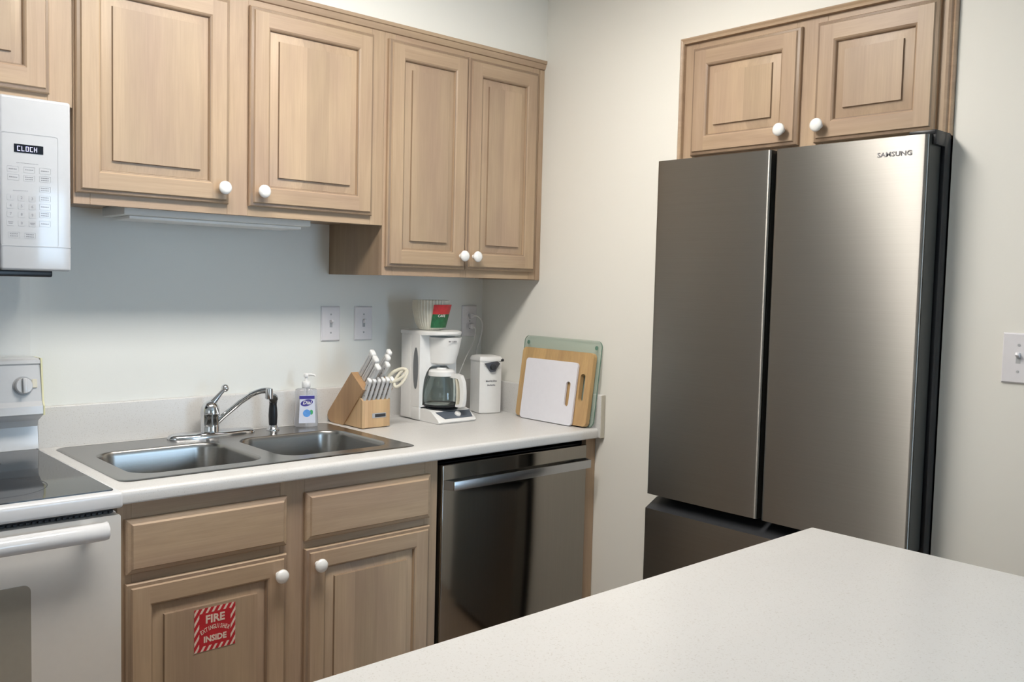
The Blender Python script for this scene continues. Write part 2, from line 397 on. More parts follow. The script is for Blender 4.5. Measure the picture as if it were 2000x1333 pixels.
# tall upper cabinet in the corner
X0, X1, ZB = -.6630, -.0225, 1.392
t = thing('wall_cabinet', 'taller two-door light oak wall cabinet in the corner', 'cabinet', (X0, 0, ZB), 'light oak wall cabinets')
g = G(); g.box(X0, X0+.016, YF+.019, -.001, ZB, ZT-.001); g.box(X1-.016, X1, YF+.019, -.001, ZB, ZT-.001)
g.box(X0+.016, X1-.016, YF+.019, -.001, ZB+.012, ZB+.028); g.box(X0+.016, X1-.016, YF+.019, -.001, ZT-.02, ZT-.001); g.box(X0+.016, X1-.016, -.012, -.001, ZB+.028, ZT-.02)
obj('carcass', g, 'ws', t)
g = G(); face_frame(g, FB(X0, YF, ZB), X1-X0, ZT-ZB, [(0, .038), (.305, .33), (X1-X0-.03, X1-X0)], [(.038, .305, 0, .038), (.33, X1-X0-.03, 0, .038), (.038, .305, .70, ZT-ZB), (.33, X1-X0-.03, .70, ZT-ZB)])
obj('face_frame', g, ['wv', 'wx'], t)
dh = 2.0988-1.4181
raised_door(FB(-.6539, YF-.0003, 1.4181), .3065, dh, t, 'wx', knob=(.283, .043), stile=.050)
raised_door(FB(-.3455, YF-.0003, 1.4181), .3086, dh, t, 'wx', knob=(.029, .043), stile=.050)
# cabinet above the microwave
X0, X1, ZB = -2.34, -1.543, 1.7655
t = thing('wall_cabinet', 'short light oak wall cabinet directly above the white microwave', 'cabinet', (X0, 0, ZB), 'light oak wall cabinets')
g = G(); g.box(X0, X0+.016, YF+.019, -.001, ZB, ZT-.001); g.box(X1-.0165, X1-.0005, YF+.019, -.001, ZB, ZT-.001)
g.box(X0+.016, X1-.0165, YF+.019, -.001, ZB+.002, ZB+.018); g.box(X0+.016, X1-.0165, YF+.019, -.001, ZT-.02, ZT-.001); g.box(X0+.016, X1-.0165, -.012, -.001, ZB+.018, ZT-.02)
obj('carcass', g, 'ws', t)
w = X1-X0-.0005
g = G(); face_frame(g, FB(X0, YF, ZB), w, ZT-ZB, [(0, .04), (.37, .425), (w-.055, w)], [(.04, .37, 0, .028), (.425, w-.055, 0, .028), (.04, .37, .33, ZT-ZB), (.425, w-.055, .33, ZT-ZB)])
obj('face_frame', g, ['wv', 'wx'], t)
raised_door(FB(-2.325, YF-.0003, 1.788), .350, .311, t, 'wx', knob=(.322, .04))
raised_door(FB(-1.948, YF-.0003, 1.788), .3525, .311, t, 'wx', knob=(.03, .04))
# scribe mouldings
def molding(name, pts_loops):
    g = G()
    for lp in pts_loops: g.rings(lp)
    return obj(name, g, 'wx', kind='structure', ang=20)
zt = ZT
prof = [(YF, zt-.030), (YF-.005, zt-.028), (YF-.009, zt-.018), (YF-.010, zt-.012), (YF-.014, zt-.010), (YF-.0145, zt), (YF, zt)]
molding('trim_2', [[[(x, y, z) for y, z in prof] for x in (-2.34, -.0005)]])
g = G(); g.box(-.0222, -.0005, YF-.003, -.001, 1.390, zt-.031, .002, mi=0); obj('trim_3', g, 'wv', kind='structure')

# ------------------------------------------------------------------ cabinet above the refrigerator
YL, YR, ZB, ZT2 = -.9175, -1.687, 1.752, 2.0975
t = thing('niche_cabinet', 'two-door light oak cabinet recessed above the stainless refrigerator', 'cabinet', (0, -1.3, ZB))
def RR(u, v, d=0): return FR(-.004-d, YL-u+0, v) 
Wn = YL-YR
g = G()
g.box(.0150, .34, YR, YR+.016, ZB, ZT2); g.box(.0150, .34, YL-.016, YL, ZB, ZT2); g.box(.0150, .34, YR+.016, YL-.016, ZB, ZB+.016); g.box(.0150, .34, YR+.016, YL-.016, ZT2-.016, ZT2); g.box(.33, .34, YR+.016, YL-.016, ZB+.016, ZT2-.016)
obj('carcass', g, 'ws', t)
g = G(); TT = FR(-.004, YL, ZB); hN = ZT2-ZB
face_frame(g, TT, Wn, hN, [(0, .045), (.365, .455), (Wn-.045, Wn)], [(.045, .365, 0, .03), (.455, Wn-.045, 0, .03), (.045, .365, .30, hN), (.455, Wn-.045, .30, hN)])
obj('face_frame', g, ['wv', 'wy'], t)
raised_door(FR(-.0043, -.952, 1.7665), .3520, .3115, t, 'wy', knob=(.3115, .0415), stile=.050)
raised_door(FR(-.0043, -1.3505, 1.7665), .3170, .3115, t, 'wy', knob=(.023, .0415), stile=.050)
# moulding round the niche
g = G(); pr = [(0, 0), (0, .008), (.004, .011), (.009, .008), (.013, .013), (.019, .015), (.0195, 0)]
def niche_loop(i):  # outer offset from opening edge
    return i
P = []
for u, d in pr:   # u outward->inward
    a = .002
    P.append([(-d-.001, -.8985-u, 1.752), (-d-.001, -.8985-u, 2.1165-u), (-d-.001, -1.7055+u, 2.1165-u), (-d-.001, -1.7055+u, 1.752)])
loops = [[P[k][i] for k in range(len(P))] for i in range(4)]
g.rings(loops); obj('trim_4', g, 'wy', kind='structure', ang=20)

# ------------------------------------------------------------------ refrigerator
t = thing('refrigerator', 'tall brushed stainless french-door refrigerator set into the wall niche', 'refrigerator', (.3, -1.298, 0))
g = G(); g.box(-.030, .66, -1.692, -.925, .02, 1.741, .004); obj('body', g, 'black', t)
def fdoor(y0, y1, z0, z1, name, label=None):
    # door slab with rounded vertical edges, slightly bowed front
    n = 14; r = .007; pts = []
    fr = []
    for k in range(n+1):
        s = k/n; y = y0+r+(y1-y0-2*r)*s if False else y0+(y1-y0)*s
        fr.append(y)
    prof = []
    w = y0-y1
    for k in range(n+1):
        s = k/n
        edge = min(s, 1-s)*w
        x = -.105+(.0028*(2*s-1)**2)
        if edge < r: x += (r-math.sqrt(max(0, r*r-(r-edge)**2)))
        prof.append((x, y0-w*s))
    # refine near edges
    prof = []
    ss = [0, .0015, .004, .008, .014, .024]
    S = [a for a in ss]+[.05+.9*i/24 for i in range(25)]+[1-a for a in reversed(ss)]
    for s in S:
        edge = min(s, 1-s)*w
        x = -.105+.0026*(2*s-1)**4
        if edge < r: x += (r-math.sqrt(max(0, r*r-(r-edge)**2)))
        prof.append((x, y0-w*s))
    prof = [(-.097, y0)]+prof+[(-.097, y1), (-.036, y1), (-.036, y0)]
    g = G(); g.rings([[(x, y, z) for x, y in prof] for z in (z0, z1)])
    for f in g.bm.faces:
        c = f.calc_center_median(); f.normal_update()
        if c.x > -.085: f.material_index = 1
    o = obj(name, g, ['fridge', 'fside'], t, ang=30, uv=(2, 1))
    return o
dl = fdoor(-.9024, -1.2815, .7575, 1.7455, 'door'); drr = fdoor(-1.2955, -1.6937, .7575, 1.7455, 'door')
g = G(); g.text('SAMSUNG', .0165, FR(-.1049, -1.6155, 1.7050), ext=.0008, sxy=(1.12, .92), bold=.0002); obj('lettering', g, 'print', drr)
g = G(); g.box(-.036, -.0302, -1.688, -.930, .765, 1.738); obj('gasket', g, 'dgrey', t)
g = G(); pts = [(-.105, .05), (-.105, .7135), (-.100, .716), (-.052, .7400), (-.036, .7400), (-.036, .05)]
g.rings([[(x, y, z) for x, z in pts] for y in (-.9024, -1.6937)], mi=0)
for f in g.bm.faces:
    c = f.calc_center_median()
    if c.z > .7137 and f.normal.z > .3: f.material_index = 1
obj('freezer_drawer', g, ['fridge', 'dgrey'], t, uv=(2, 1))
g = G()
g.box(-.088, -.006, -1.7025, -1.640, 1.7460, 1.7565, .002); g.box(-.086, -.035, -1.7045, -1.6942, 1.722, 1.7565, .002); g.box(-.037, -.0045, -1.7045, -1.6942, .30, 1.7565, .002)
obj('hinge_cover', g, 'black', t, label='black hinge cover and side strip')
g = G(); g.box(-.030, -.006, -.96, -.93, 1.7415, 1.7450, .001); obj('hinge_cover', g, 'black', t)
for yy in (-1.62, -.98):
    for xx in (.05, .6):
        g = G(); g.lathe([(.02, 0.0005), (.022, .004), (.012, .021)], Matrix.Translation((xx, yy, 0))); obj('foot', g, 'rubber', t)
g = G(); g.box(-.03, -.02, -1.68, -.93, .012, .048); obj('kick_grille', g, 'black', t)

# ------------------------------------------------------------------ worktop
XL, XRc = -1.549, -.0205
SX0, SX1, SY0, SY1 = -1.5185, -.6985, -.5545, -.0470
def slab_profile(x0, x1, ya, yb, front=False):
    z0, z1 = .8765, CZ
    if front:
        r = .012; P = []
        for k in range(7):
            a = math.radians(90+90*k/6); P.append((ya+r+r*math.cos(a), z1-r+r*math.sin(a)))
        for k in range(5):
            a = math.radians(180+90*k/4); P.append((ya+.005+.005*math.cos(a), z0+.005+.005*math.sin(a)))
        P += [(yb, z0), (yb, z1)]
    else: P = [(ya, z1), (ya, z0), (yb, z0), (yb, z1)]
    return [[(x, y, z) for y, z in P] for x in (x0, x1)]
wt = None
hx0, hx1, hy0, hy1 = SX0+.02, SX1-.02, SY0+.02, SY1-.02
g = G(); g.rings(slab_profile(XL, XRc, -.6268, hy0, True)); g.rings(slab_profile(XL, hx0, hy0, hy1)); g.rings(slab_profile(hx1, XRc, hy0, hy1)); g.rings(slab_profile(XL, XRc, hy1, -.0205))
bmesh.ops.remove_doubles(g.bm, verts=g.bm.verts, dist=1e-5)
wt = obj('worktop', g, 'lam', ang=40, label='speckled off-white laminate worktop around the steel sink', category='worktop')
g = G(); g.box(XL, -.001, -.020, -.001, .8765, 1.0195, .004, 3); obj('backsplash', g, 'lam', wt)
g = G(); g.box(-.0200, -.001, -.6335, -.0205, .8765, 1.0195, .0035, 3); obj('side_splash', g, 'lam', wt)
g = G(); g.box(-.0195, -.0015, -.6365, -.6337, .8775, 1.0185, .001, 1); obj('end_cap', g, 'lamd', wt, label='grey edge strip of the side splash')

# ------------------------------------------------------------------ sink
t = thing('sink', 'double-bowl stainless steel sink set into the worktop', 'sink', ((SX0+SX1)/2, (SY0+SY1)/2, CZ))
bowls = [(-1.470, -1.128, -.500, -.178), (-1.082, -.742, -.500, -.178)]
holes = [list(reversed(rrect(*b, .062, 10))) for b in bowls]
g = G()
out = rrect(SX0, SX1, SY0, SY1, .028, 8)
inn = rrect(SX0+.006, SX1-.006, SY0+.006, SY1-.006, .024, 8); inn2 = rrect(SX0+.013, SX1-.013, SY0+.013, SY1-.013, .020, 8)
g.rings([[(x, y, CZ+.0004) for x, y in out], [(x, y, CZ+.0030) for x, y in inn], [(x, y, CZ+.0022) for x, y in inn2]], False, False)
g.plate(inn2, holes, CZ+.0010, CZ+.0022)
obj('rim', g, 'sink', t, ang=50, uv=(0, 1))
for bi, b in enumerate(bowls):
    g = G(); Ls = []
    x0, x1, y0, y1 = b
    for ins, z in ((0, .0022), (.0015, .0014), (.004, -.003), (.006, -.012), (.012, -.110), (.018, -.140), (.030, -.155), (.050, -.163), (.080, -.166), (.115, -.168)):
        rr = max(.012, .062-ins*.6) if ins < .05 else .05
        Ls.append([(x, y, CZ+z) for x, y in rrect(x0+ins, x1-ins, y0+ins, y1-ins, rr, 10)])
    g.rings(Ls, False, True)
    bw = obj('bowl', g, 'sink', t, ang=60)
    g = G(); g.lathe([(.042, .0), (.042, .003), (.036, .0035), (.032, .0005), (.012, .0008), (.009, .006), (.004, .008), (.0005, .008)], Matrix.Translation(((x0+x1)/2, (y0+y1)/2, CZ-.1678)), 32)
    obj('drain', g, 'chrome', bw)

# ------------------------------------------------------------------ faucet
FZ = CZ+.0024
t = thing('faucet', 'chrome single-lever faucet with long plate on the sink ledge', 'faucet', (-1.097, -.082, FZ))
g = G(); Ls = []
for ins, z in ((0, 0), (0, .004), (.004, .009), (.012, .013), (.022, .014)):
    a, b_ = .132-ins, .035-ins*.9
    lp = []
    for k in range(48):
        th = 2*math.pi*k/48; c, s = math.cos(th), math.sin(th)
        lp.append((-1.097+a*math.copysign(abs(c)**.75, c), -.084+b_*math.copysign(abs(s)**.85, s), FZ+z))
    Ls.append(lp)
g.rings(Ls); obj('base_plate', g, 'chrome', t, ang=50)
BX, BY = -1.103, -.084
g = G(); g.lathe([(.028, .012), (.0265, .016), (.0262, .055), (.0272, .058), (.0272, .070), (.025, .084), (.0195, .095), (.010, .102), (.001, .104)], Matrix.Translation((BX, BY, FZ)), 36)
obj('body', g, 'chrome', t, ang=50)
g = G(); g.tube([(-1.088, -.092, .948), (-1.072, -.101, .967), (-1.0333, -.135, 1.0115), (-1.011, -.158, 1.034), (-1.0, -.170, 1.0415), (-.990, -.181, 1.046), (-.982, -.190, 1.0475), (-.976, -.197, 1.047)], [.0095, .0095, .009, .009, .009, .0092, .0095, .010], 16, flat=.9)
sp = obj('spout', g, 'chrome', t, ang=60)
g = G(); g.lathe([(.0095, 0), (.0115, .002), (.0115, .022), (.0108, .030), (.006, .032)], Matrix.Translation((-.9755, -.198, 1.023)), 24); obj('aerator', g, 'chrome', sp)
g = G(); g.tube([(BX, BY, FZ+.088), (BX+.012, BY-.004, FZ+.104), (BX+.026, BY-.008, FZ+.121), (BX+.036, BY-.010, FZ+.133)], [.013, .0095, .0065, .0060], 16)
lv = obj('lever', g, 'chrome', t, ang=60)
g = G(); g.lathe([(.0005, -.0115), (.005, -.0105), (.009, -.007), (.0115, 0), (.009, .007), (.005, .0105), (.0005, .0115)], Matrix.Translation((BX+.040, BY-.011, FZ+.138)), 24); obj('lever_ball', g, 'chrome', lv, ang=80)
# side sprayer
t = thing('side_sprayer', 'black pull-out sprayer standing right of the chrome faucet', 'sprayer', (-.908, -.094, FZ))
T0 = Matrix.Translation((-.908, -.094, FZ))
g = G(); g.lathe([(.0195, 0), (.0195, .003), (.0165, .006), (.0135, .012), (.012, .016)], T0, 28); obj('base', g, 'chrome', t, ang=50)
g = G(); g.lathe([(.0115, .015), (.0125, .022), (.0135, .045), (.0125, .065), (.0110, .080), (.0115, .086)], T0, 24)
g.tube([(-.908, -.094, FZ+.080), (-.909, -.097, FZ+.093), (-.912, -.103, FZ+.099), (-.917, -.112, FZ+.099)], [.0112, .0125, .0140, .0140], 20)
hd = obj('handle', g, 'black', t, ang=50)
g = G(); g.tube([(-.9170, -.112, FZ+.099), (-.9195, -.117, FZ+.0985)], [.0140, .0120], 20); obj('spray_face', g, 'chrome', hd)
g = G(); g.tube([(-.9025, -.088, FZ+.094), (-.8985, -.083, FZ+.088), (-.8965, -.082, FZ+.070)], [.006, .005, .0035], 10, flat=.6); obj('trigger', g, 'black', hd)

# ------------------------------------------------------------------ soap bottle
SXc, SYc = -.786, -.078
t = thing('soap_bottle', 'clear pump soap bottle with a pale blue and indigo label on the sink ledge', 'bottle', (SXc, SYc, FZ))
TB = Matrix.Translation((SXc, SYc, FZ)) @ Matrix.Rotation(math.radians(-22), 4, 'Z')
def sup(a, b, z, e=.55, n=40):
    return [(a*math.copysign(abs(math.cos(2*math.pi*k/n))**e, math.cos(2*math.pi*k/n)), b*math.copysign(abs(math.sin(2*math.pi*k/n))**e, math.sin(2*math.pi*k/n)), z) for k in range(n)]
g = G(); g.rings([sup(.034, .017, 0), sup(.037, .020, .003), sup(.0375, .020, .02), sup(.034, .019, .06), sup(.0325, .0185, .09), sup(.0335, .018, .110), sup(.0325, .0165, .1165), sup(.022, .013, .1195), sup(.012, .012, .1205, .9), sup(.011, .011, .1235, 1)], T=TB)
obj('bottle', g, 'soap', t, ang=50)
g = G(); g.lathe([(.0128, .123), (.0138, .125), (.0135, .139), (.0118, .142), (.0055, .143), (.0048, .146), (.0048, .156)], TB, 24)
g.lathe([(.0075, .156), (.008, .158), (.008, .164), (.0055, .167), (.0005, .1672)], TB, 20)
g.tube([(0, 0, .163), (.012, -.004, .1635), (.024, -.008, .162), (.026, -.009, .158)], [.0048, .0042, .0036, .0032], 12, T=TB)
obj('pump', g, 'pump', t, ang=50)
g = G(); g.tube([(0, 0, .004), (.002, 0, .12)], .002, 8, T=TB); obj('dip_tube', g, 'pump', t)
TF = TB @ frame((0, -.0202, 0), (1, 0, 0), (0, 0, 1))
g = G(); g.plate([(-.024, .012), (.027, .012), (.023, .100), (-.0215, .100)], [], 0, .0004, TF); lb = obj('label', g, 'label', t)
g = G(); g.box(-.0235, .0235, .088, .098, .0004, .0007, T=TF)
g.plate([(.019*math.cos(a)*1.0-.0005, .076+.0105*math.sin(a)+.006*math.cos(a)*.5) for a in [2*math.pi*k/24 for k in range(24)]], [], .0004, .0007, TF)
obj('emblem', g, 'indigo', lb)
g = G(); g.text('Dial', .0165, TF @ Matrix.Translation((0, .0765, .0007)), shear=.25, bold=.0003, ext=.0002); obj('lettering', g, 'white', lb)
g = G(); g.plate([(.012*math.cos(a), .043+.012*math.sin(a)) for a in [2*math.pi*k/24 for k in range(24)]], [], .0004, .0007, TF); obj('emblem', g, 'skyblue', lb)
g = G(); g.plate([(.014+.005*math.cos(a), .046+.008*math.sin(a)) for a in [2*math.pi*k/16 for k in range(16)]], [], .0004, .0006, TF); obj('emblem', g, 'leafgreen', lb)

# ------------------------------------------------------------------ knife block
XK, WK = -.675, .112
t = thing('knife_block', 'light wood knife block beside the sink', 'knife block', (XK+WK/2, -.12, CZ))
def prism_x(g, poly, x0, x1, mi=0):
    g.rings([[(x, y, z) for y, z in poly] for x in (x0, x1)], mi=mi)
g = G(); prism_x(g, [(-.223, CZ+.0035), (-.223, .998), (-.196, 1.016), (-.15, 1.03), (-.06, CZ+.05), (-.060, CZ+.0035)], XK+.004, XK+WK-.004)
g.box(XK+.010, XK+WK-.010, -.216, -.07, CZ+.0003, CZ+.0035)
obj('front_block', g, 'block', t, ang=20)
g = G()
poly = [(-.125, CZ+.006), (-.2285, 1.035)] if False else [(-.118, CZ+.0008), (-.060, CZ+.0008), (-.040, CZ+.003), (-.028, CZ+.010), (-.0225, CZ+.022), (-.026, CZ+.034), (-.163, 1.084), (-.2315, 1.034)]
prism_x(g, poly, XK, XK+WK)
obj('slant_block', g, 'blockside', t, ang=20)
g = G(); g.box(-.022, .030, -.0075, .0075, 0, .001, .0003, 1, FB(XK+WK*.56, -.2235, CZ+.040)); bd = obj('badge', g, 'lgrey', t)
g = G(); g.box(-.012, .028, -.005, .005, .001, .0014, T=FB(XK+WK*.56, -.2235, CZ+.040)); obj('print', g, 'dgrey', bd)
# knives
DIR = Vector((0, -.665, .747)); FACE = Vector((0, -.0685, -.050)).normalized()
def knife(base, length, wid, thick, label, group, cap=.006, lean=DIR, bend=0):
    """handle with bolster cap; base is where it leaves the block; stays its own thing"""
    b = Vector(base); u = lean.normalized(); side = Vector((1, 0, 0)); v = side.cross(u).normalized()
    T = Matrix(((side.x, v.x, u.x, b.x), (side.y, v.y, u.y, b.y), (side.z, v.z, u.z, b.z), (0, 0, 0, 1)))
    k = thing('knife', label, 'knife', b, group)
    g = G(); L = length
    g.rings([[(x*thick/2+0, y*wid/2+bend*z*z/L, z) for x, y in ((-1, -.7), (-.7, -1), (.7, -1), (1, -.7), (1, .7), (.7, 1), (-.7, 1), (-1, .7))] for z in (0, L*.2, L*.45, L*.7, L*.88)], T=T)
    h = obj('handle', g, 'handlew', k, ang=40)
    g = G(); zt_ = L*.88; off = bend*zt_*zt_/L
    g.rings([[(x*thick/2*s, y*wid/2*s+off+dy, z) for x, y in ((-1, -.7), (-.7, -1), (.7, -1), (1, -.7), (1, .7), (.7, 1), (-.7, 1), (-1, .7))] for z, s, dy in ((zt_, 1.0, 0), (zt_+.003, 1.12, 0), (L*.97, 1.1, -.001), (L, .7, -.002))], T=T)
    obj('cap', g, 'ceramic', k, ang=50)
    g = G()
    g.box(-thick*.515, thick*.515, -wid*.16, wid*.10, .006, L*.82, T=T); obj('tang', g, 'lgrey', k)
    for zz in (.25, .5, .75):
        g = G(); g.lathe([(.0022, -thick*.53), (.0022, thick*.53)], T @ Matrix.Translation((0, wid*.22+bend*(L*zz)**2/L, L*zz)) @ Matrix.Rotation(math.pi/2, 4, 'Y'), 10); obj('rivet', g, 'chrome', k)
    g = G(); g.box(-.0008, .0008, -wid*.4, wid*.4, -.035, .0, T=T); obj('blade', g, 'chrome', k)
    return k
def face_pt(x, s, out=.0015): # on the slanted top face, s metres forward from its back edge
    p = Vector((x, -.163, 1.084))+FACE*s; p += DIR*out; return p
names3 = ['large white-handled knife in the left slot, back row', 'white-handled knife in the left slot, middle row', 'white-handled knife in the left slot, front row']
for s, L, nm in ((.013, .098, names3[0]), (.037, .094, names3[1]), (.062, .082, names3[2])): knife(face_pt(XK+.030, s), L*1.04, .0205, .0155, nm, 'white-handled knives in the block')
names3 = ['white-handled knife standing highest at the back right of the block', 'white-handled knife in the right slot, middle row', 'short white-handled knife behind the scissors, right slot']
for s, L, nm, xo in ((.010, .100, names3[0], .094), (.032, .098, names3[1], .078), (.050, .082, names3[2], .074)): knife(face_pt(XK+xo, s), L, .018, .0135, nm, 'white-handled knives in the block')
ordn = ['leftmost', 'second from left', 'third from left', 'fourth from left', 'fifth from left', 'rightmost']
for i in range(6):
    knife((XK+.014+i*.0168, -.213, 1.000), .078, .0165, .0105, 'white-handled steak knife in the front row, '+ordn[i], 'six steak knives in the block front', lean=Vector((0, -.50, .80)), bend=-.10)
t = thing('scissors', 'cream-handled kitchen scissors in the knife block above the steak knives', 'scissors', face_pt(XK+.092, .066))
b = face_pt(XK+.088, .064)
def loop_pts(c, a, bb, rot, n=22):
    P = []
    e1 = Vector((.55, -.55, .45)).normalized(); e2 = Vector((-.1, .5, .8)); e2 = (e2-e1*e2.dot(e1)).normalized()
    for k in range(n+1):
        th = 2*math.pi*k/n; x, y = a*math.cos(th), bb*math.sin(th)
        P.append(c+e1*(x*math.cos(rot)-y*math.sin(rot))+e2*(x*math.sin(rot)+y*math.cos(rot)))
    return P
g = G(); c = b+Vector((.022, -.040, .030)); g.tube(loop_pts(c, .034, .0150, 0), .0055, 10); g.tube([b, b+Vector((.004, -.012, .010))], [.006, .0055], 10); obj('handle', g, 'cream', t, ang=60)
g = G(); c = b+Vector((.030, -.050, .021)); g.tube(loop_pts(c, .032, .0130, .5), .0050, 10); obj('handle', g, 'cream', t, ang=60)
g = G(); g.tube([b-DIR*.03, b+DIR*.008], [.003, .005], 8); obj('blade', g, 'chrome', t)

# ------------------------------------------------------------------ coffee maker
CX0, CX1 = -.418, -.262; cm = (CX0+CX1)/2
t = thing('coffee_maker', 'white drip coffee maker with glass carafe near the corner outlet', 'coffee maker', (cm, -.15, CZ))
g = G()
g.box(CX0, CX1, -.130, -.068, CZ+.003, 1.2, .006, 3)      # back column
obj('water_tank', g, 'white', t)
g = G()  # side cheeks with an arched opening between them
arch = [(.014+.0, .052), (.0145, .10), (.019, .135), (.028, .160), (.040, .176), (.048, .182)]
W_ = CX1-CX0
hole = arch+[(W_-.042, .182), (W_-.028, .170), (W_-.016, .150), (W_-.009, .12), (W_-.008, .052)]
outer = [(0, .0), (W_, .0), (W_, .290), (0, .290)]
g.plate([(0, .046), (W_, .046), (W_, .290), (0, .290)], [list(reversed(hole))], -.035, .012, FB(CX0, -.165, CZ))
g.box(0, .009, .003, .046, -.035, .012, .002, 2, FB(CX0, -.165, CZ))
obj('front_frame', g, 'white', t, ang=25)
g = G()  # tapered brew basket
def dsh(w0, w1, yb, yf, z, n=14):
    P = [(w1, yb, z)]; y_back = yb; yb = min(yb, -.145)
    for k in range(n+1):
        a = math.pi*k/n; P.append(((w0+w1)/2+(w1-w0)/2*math.cos(a)**1 if True else 0, yb+(yf-yb)*(math.sin(a)**.7), z))
    P.append((w0, y_back, z)); return P
g.rings([dsh(CX0+.052, CX1-.026, -.150, -.218, 1.098), dsh(CX0+.044, CX1-.020, -.150, -.232, 1.104), dsh(CX0+.040, CX1-.012, -.150, -.243, 1.14), dsh(CX0+.036, CX1-.004, -.150, -.252, 1.19)])
obj('brew_basket', g, 'white', t, ang=40)
g = G(); g.rings([dsh(CX0-.0005, CX1+.000, -.068, -.250, 1.1985), dsh(CX0-.001, CX1+.001, -.067, -.2535, 1.203), dsh(CX0, CX1+.002, -.068, -.252, 1.210), dsh(CX0+.01, CX1-.006, -.075, -.240, 1.2125)])
obj('lid', g, 'white', t, ang=40)
g = G(); g.text('MR. COFFEE', .0060, FB(-.338, -.2515, 1.178) @ Matrix.Rotation(math.radians(-6), 4, 'Y'), ext=.0006, bold=.0001); obj('lettering', g, 'print', t)
g = G(); g.plate([(.0135*math.cos(a), .070*math.sin(a)) for a in [2*math.pi*k/32 for k in range(32)]], [], 0, .0010, frame((CX0-.0004, -.156, 1.085), (0, -1, 0), (0, 0, 1))); obj('water_window', g, 'gauge', t, label='dark oval water gauge')
# base with slanted control front
g = G(); YFb = -.282
prof = [(-.130, CZ+.001), (-.130, CZ+.042), (-.225, CZ+.040), (-.240, CZ+.037), (YFb+.004, CZ+.012), (YFb, CZ+.006), (YFb+.004, CZ+.001)]
wd = [0, 0, 0, .0, .0, .0, .0]
Ls = []
for x, ins in ((CX0+.006, .004), (CX0+.010, .0), (CX1+.006, .0), (CX1+.012, .006)):
    Ls.append([(x, y if i < 2 else y+ins, z) for i, (y, z) in enumerate(prof)])
g.rings(Ls); base = obj('base', g, 'white', t, ang=30)
# slanted frame on the control front
p0 = Vector((CX0+.006, -.2405, CZ+.0365)); dn = Vector((0, YFb+.004+.240, .012-.037)).normalized()
TS = frame(Vector((CX0+.006, YFb+.0035, CZ+.0125)), (1, 0, 0), -dn)
g = G(); g.plate([(.030, .005), (.147, .005), (.156, .040), (.012, .040)], [], .0, .0014, TS); pn = obj('control_panel', g, 'bluegrey', base)
g = G(); g.lathe([(.011, .001), (.0105, .006), (.009, .008), (.0005, .0085)], TS @ Matrix.Translation((.093, .022, 0)), 24); obj('switch', g, 'white', base, ang=50)
g = G(); g.lathe([(.056, 0), (.058, .003), (.055, .0045), (.001, .0045)], Matrix.Translation((cm, -.197, CZ+.0400)), 40); obj('hot_plate', g, 'black', base)
# carafe
t = thing('carafe', 'glass coffee carafe with white handle on the coffee maker hot plate', 'carafe', (cm, -.197, CZ+.045))
TC = Matrix.Translation((cm, -.197, CZ+.0447))
g = G()
pc = [(.046, 0), (.056, .004), (.063, .016), (.0645, .035), (.061, .062), (.053, .088), (.045, .106), (.043, .116)]
g.lathe(pc+[(.0415, .116), (.0435, .106), (.0515, .088), (.0595, .062), (.063, .035), (.0615, .016), (.055, .0055), (.045, .0015)], TC, 48, cap0=True, cap1=True)
obj('glass_body', g, 'glass', t, ang=60)
g = G(); g.lathe([(.0435, .107), (.0458, .107), (.0458, .117), (.0435, .117)], TC, 40); g.lathe([(.0445, .1168), (.045, .121), (.040, .127), (.018, .130), (.016, .1335), (.001, .134)], TC, 40)
obj('lid', g, 'white', t, ang=40)
g = G(); g.lathe([(.052, .0005), (.0605, .007), (.0615, .012), (.0600, .0055)], TC, 40, cap0=False, cap1=False); obj('bottom_band', g, 'black', t)
hd_ = Vector((.28, -.96, 0)).normalized(); C0 = Vector((cm, -.197, CZ+.0447))
def hp(r, z): return C0+hd_*r+Vector((0, 0, z))
g = G(); sd = Vector((-hd_.y, hd_.x, 0))
def bar(pts, w):
    L = []
    for (r, z, th, tz) in pts:
        c_ = hp(r, z); nrm = (hd_*th+Vector((0, 0, tz)))
        L.append([c_-sd*w-nrm, c_+sd*w-nrm, c_+sd*w+nrm, c_-sd*w+nrm])
    return L
g.rings(bar([(.040, .108, 0, .006), (.062, .110, .001, .007), (.078, .106, .005, .006), (.086, .090, .007, .001), (.090, .060, .007, 0), (.090, .030, .007, 0), (.086, .008, .007, 0)], .0095))
g.rings(bar([(.064, .010, 0, .004), (.086, .010, 0, .005)], .0085)) 
obj('handle', g, 'white', t, ang=35)
g = G(); g.rings(bar([(.0655, .100, .0025, 0), (.0705, .070, .0025, 0), (.071, .035, .0025, 0), (.068, .012, .0025, 0)], .009)); obj('handle_liner', g, 'cream', t)

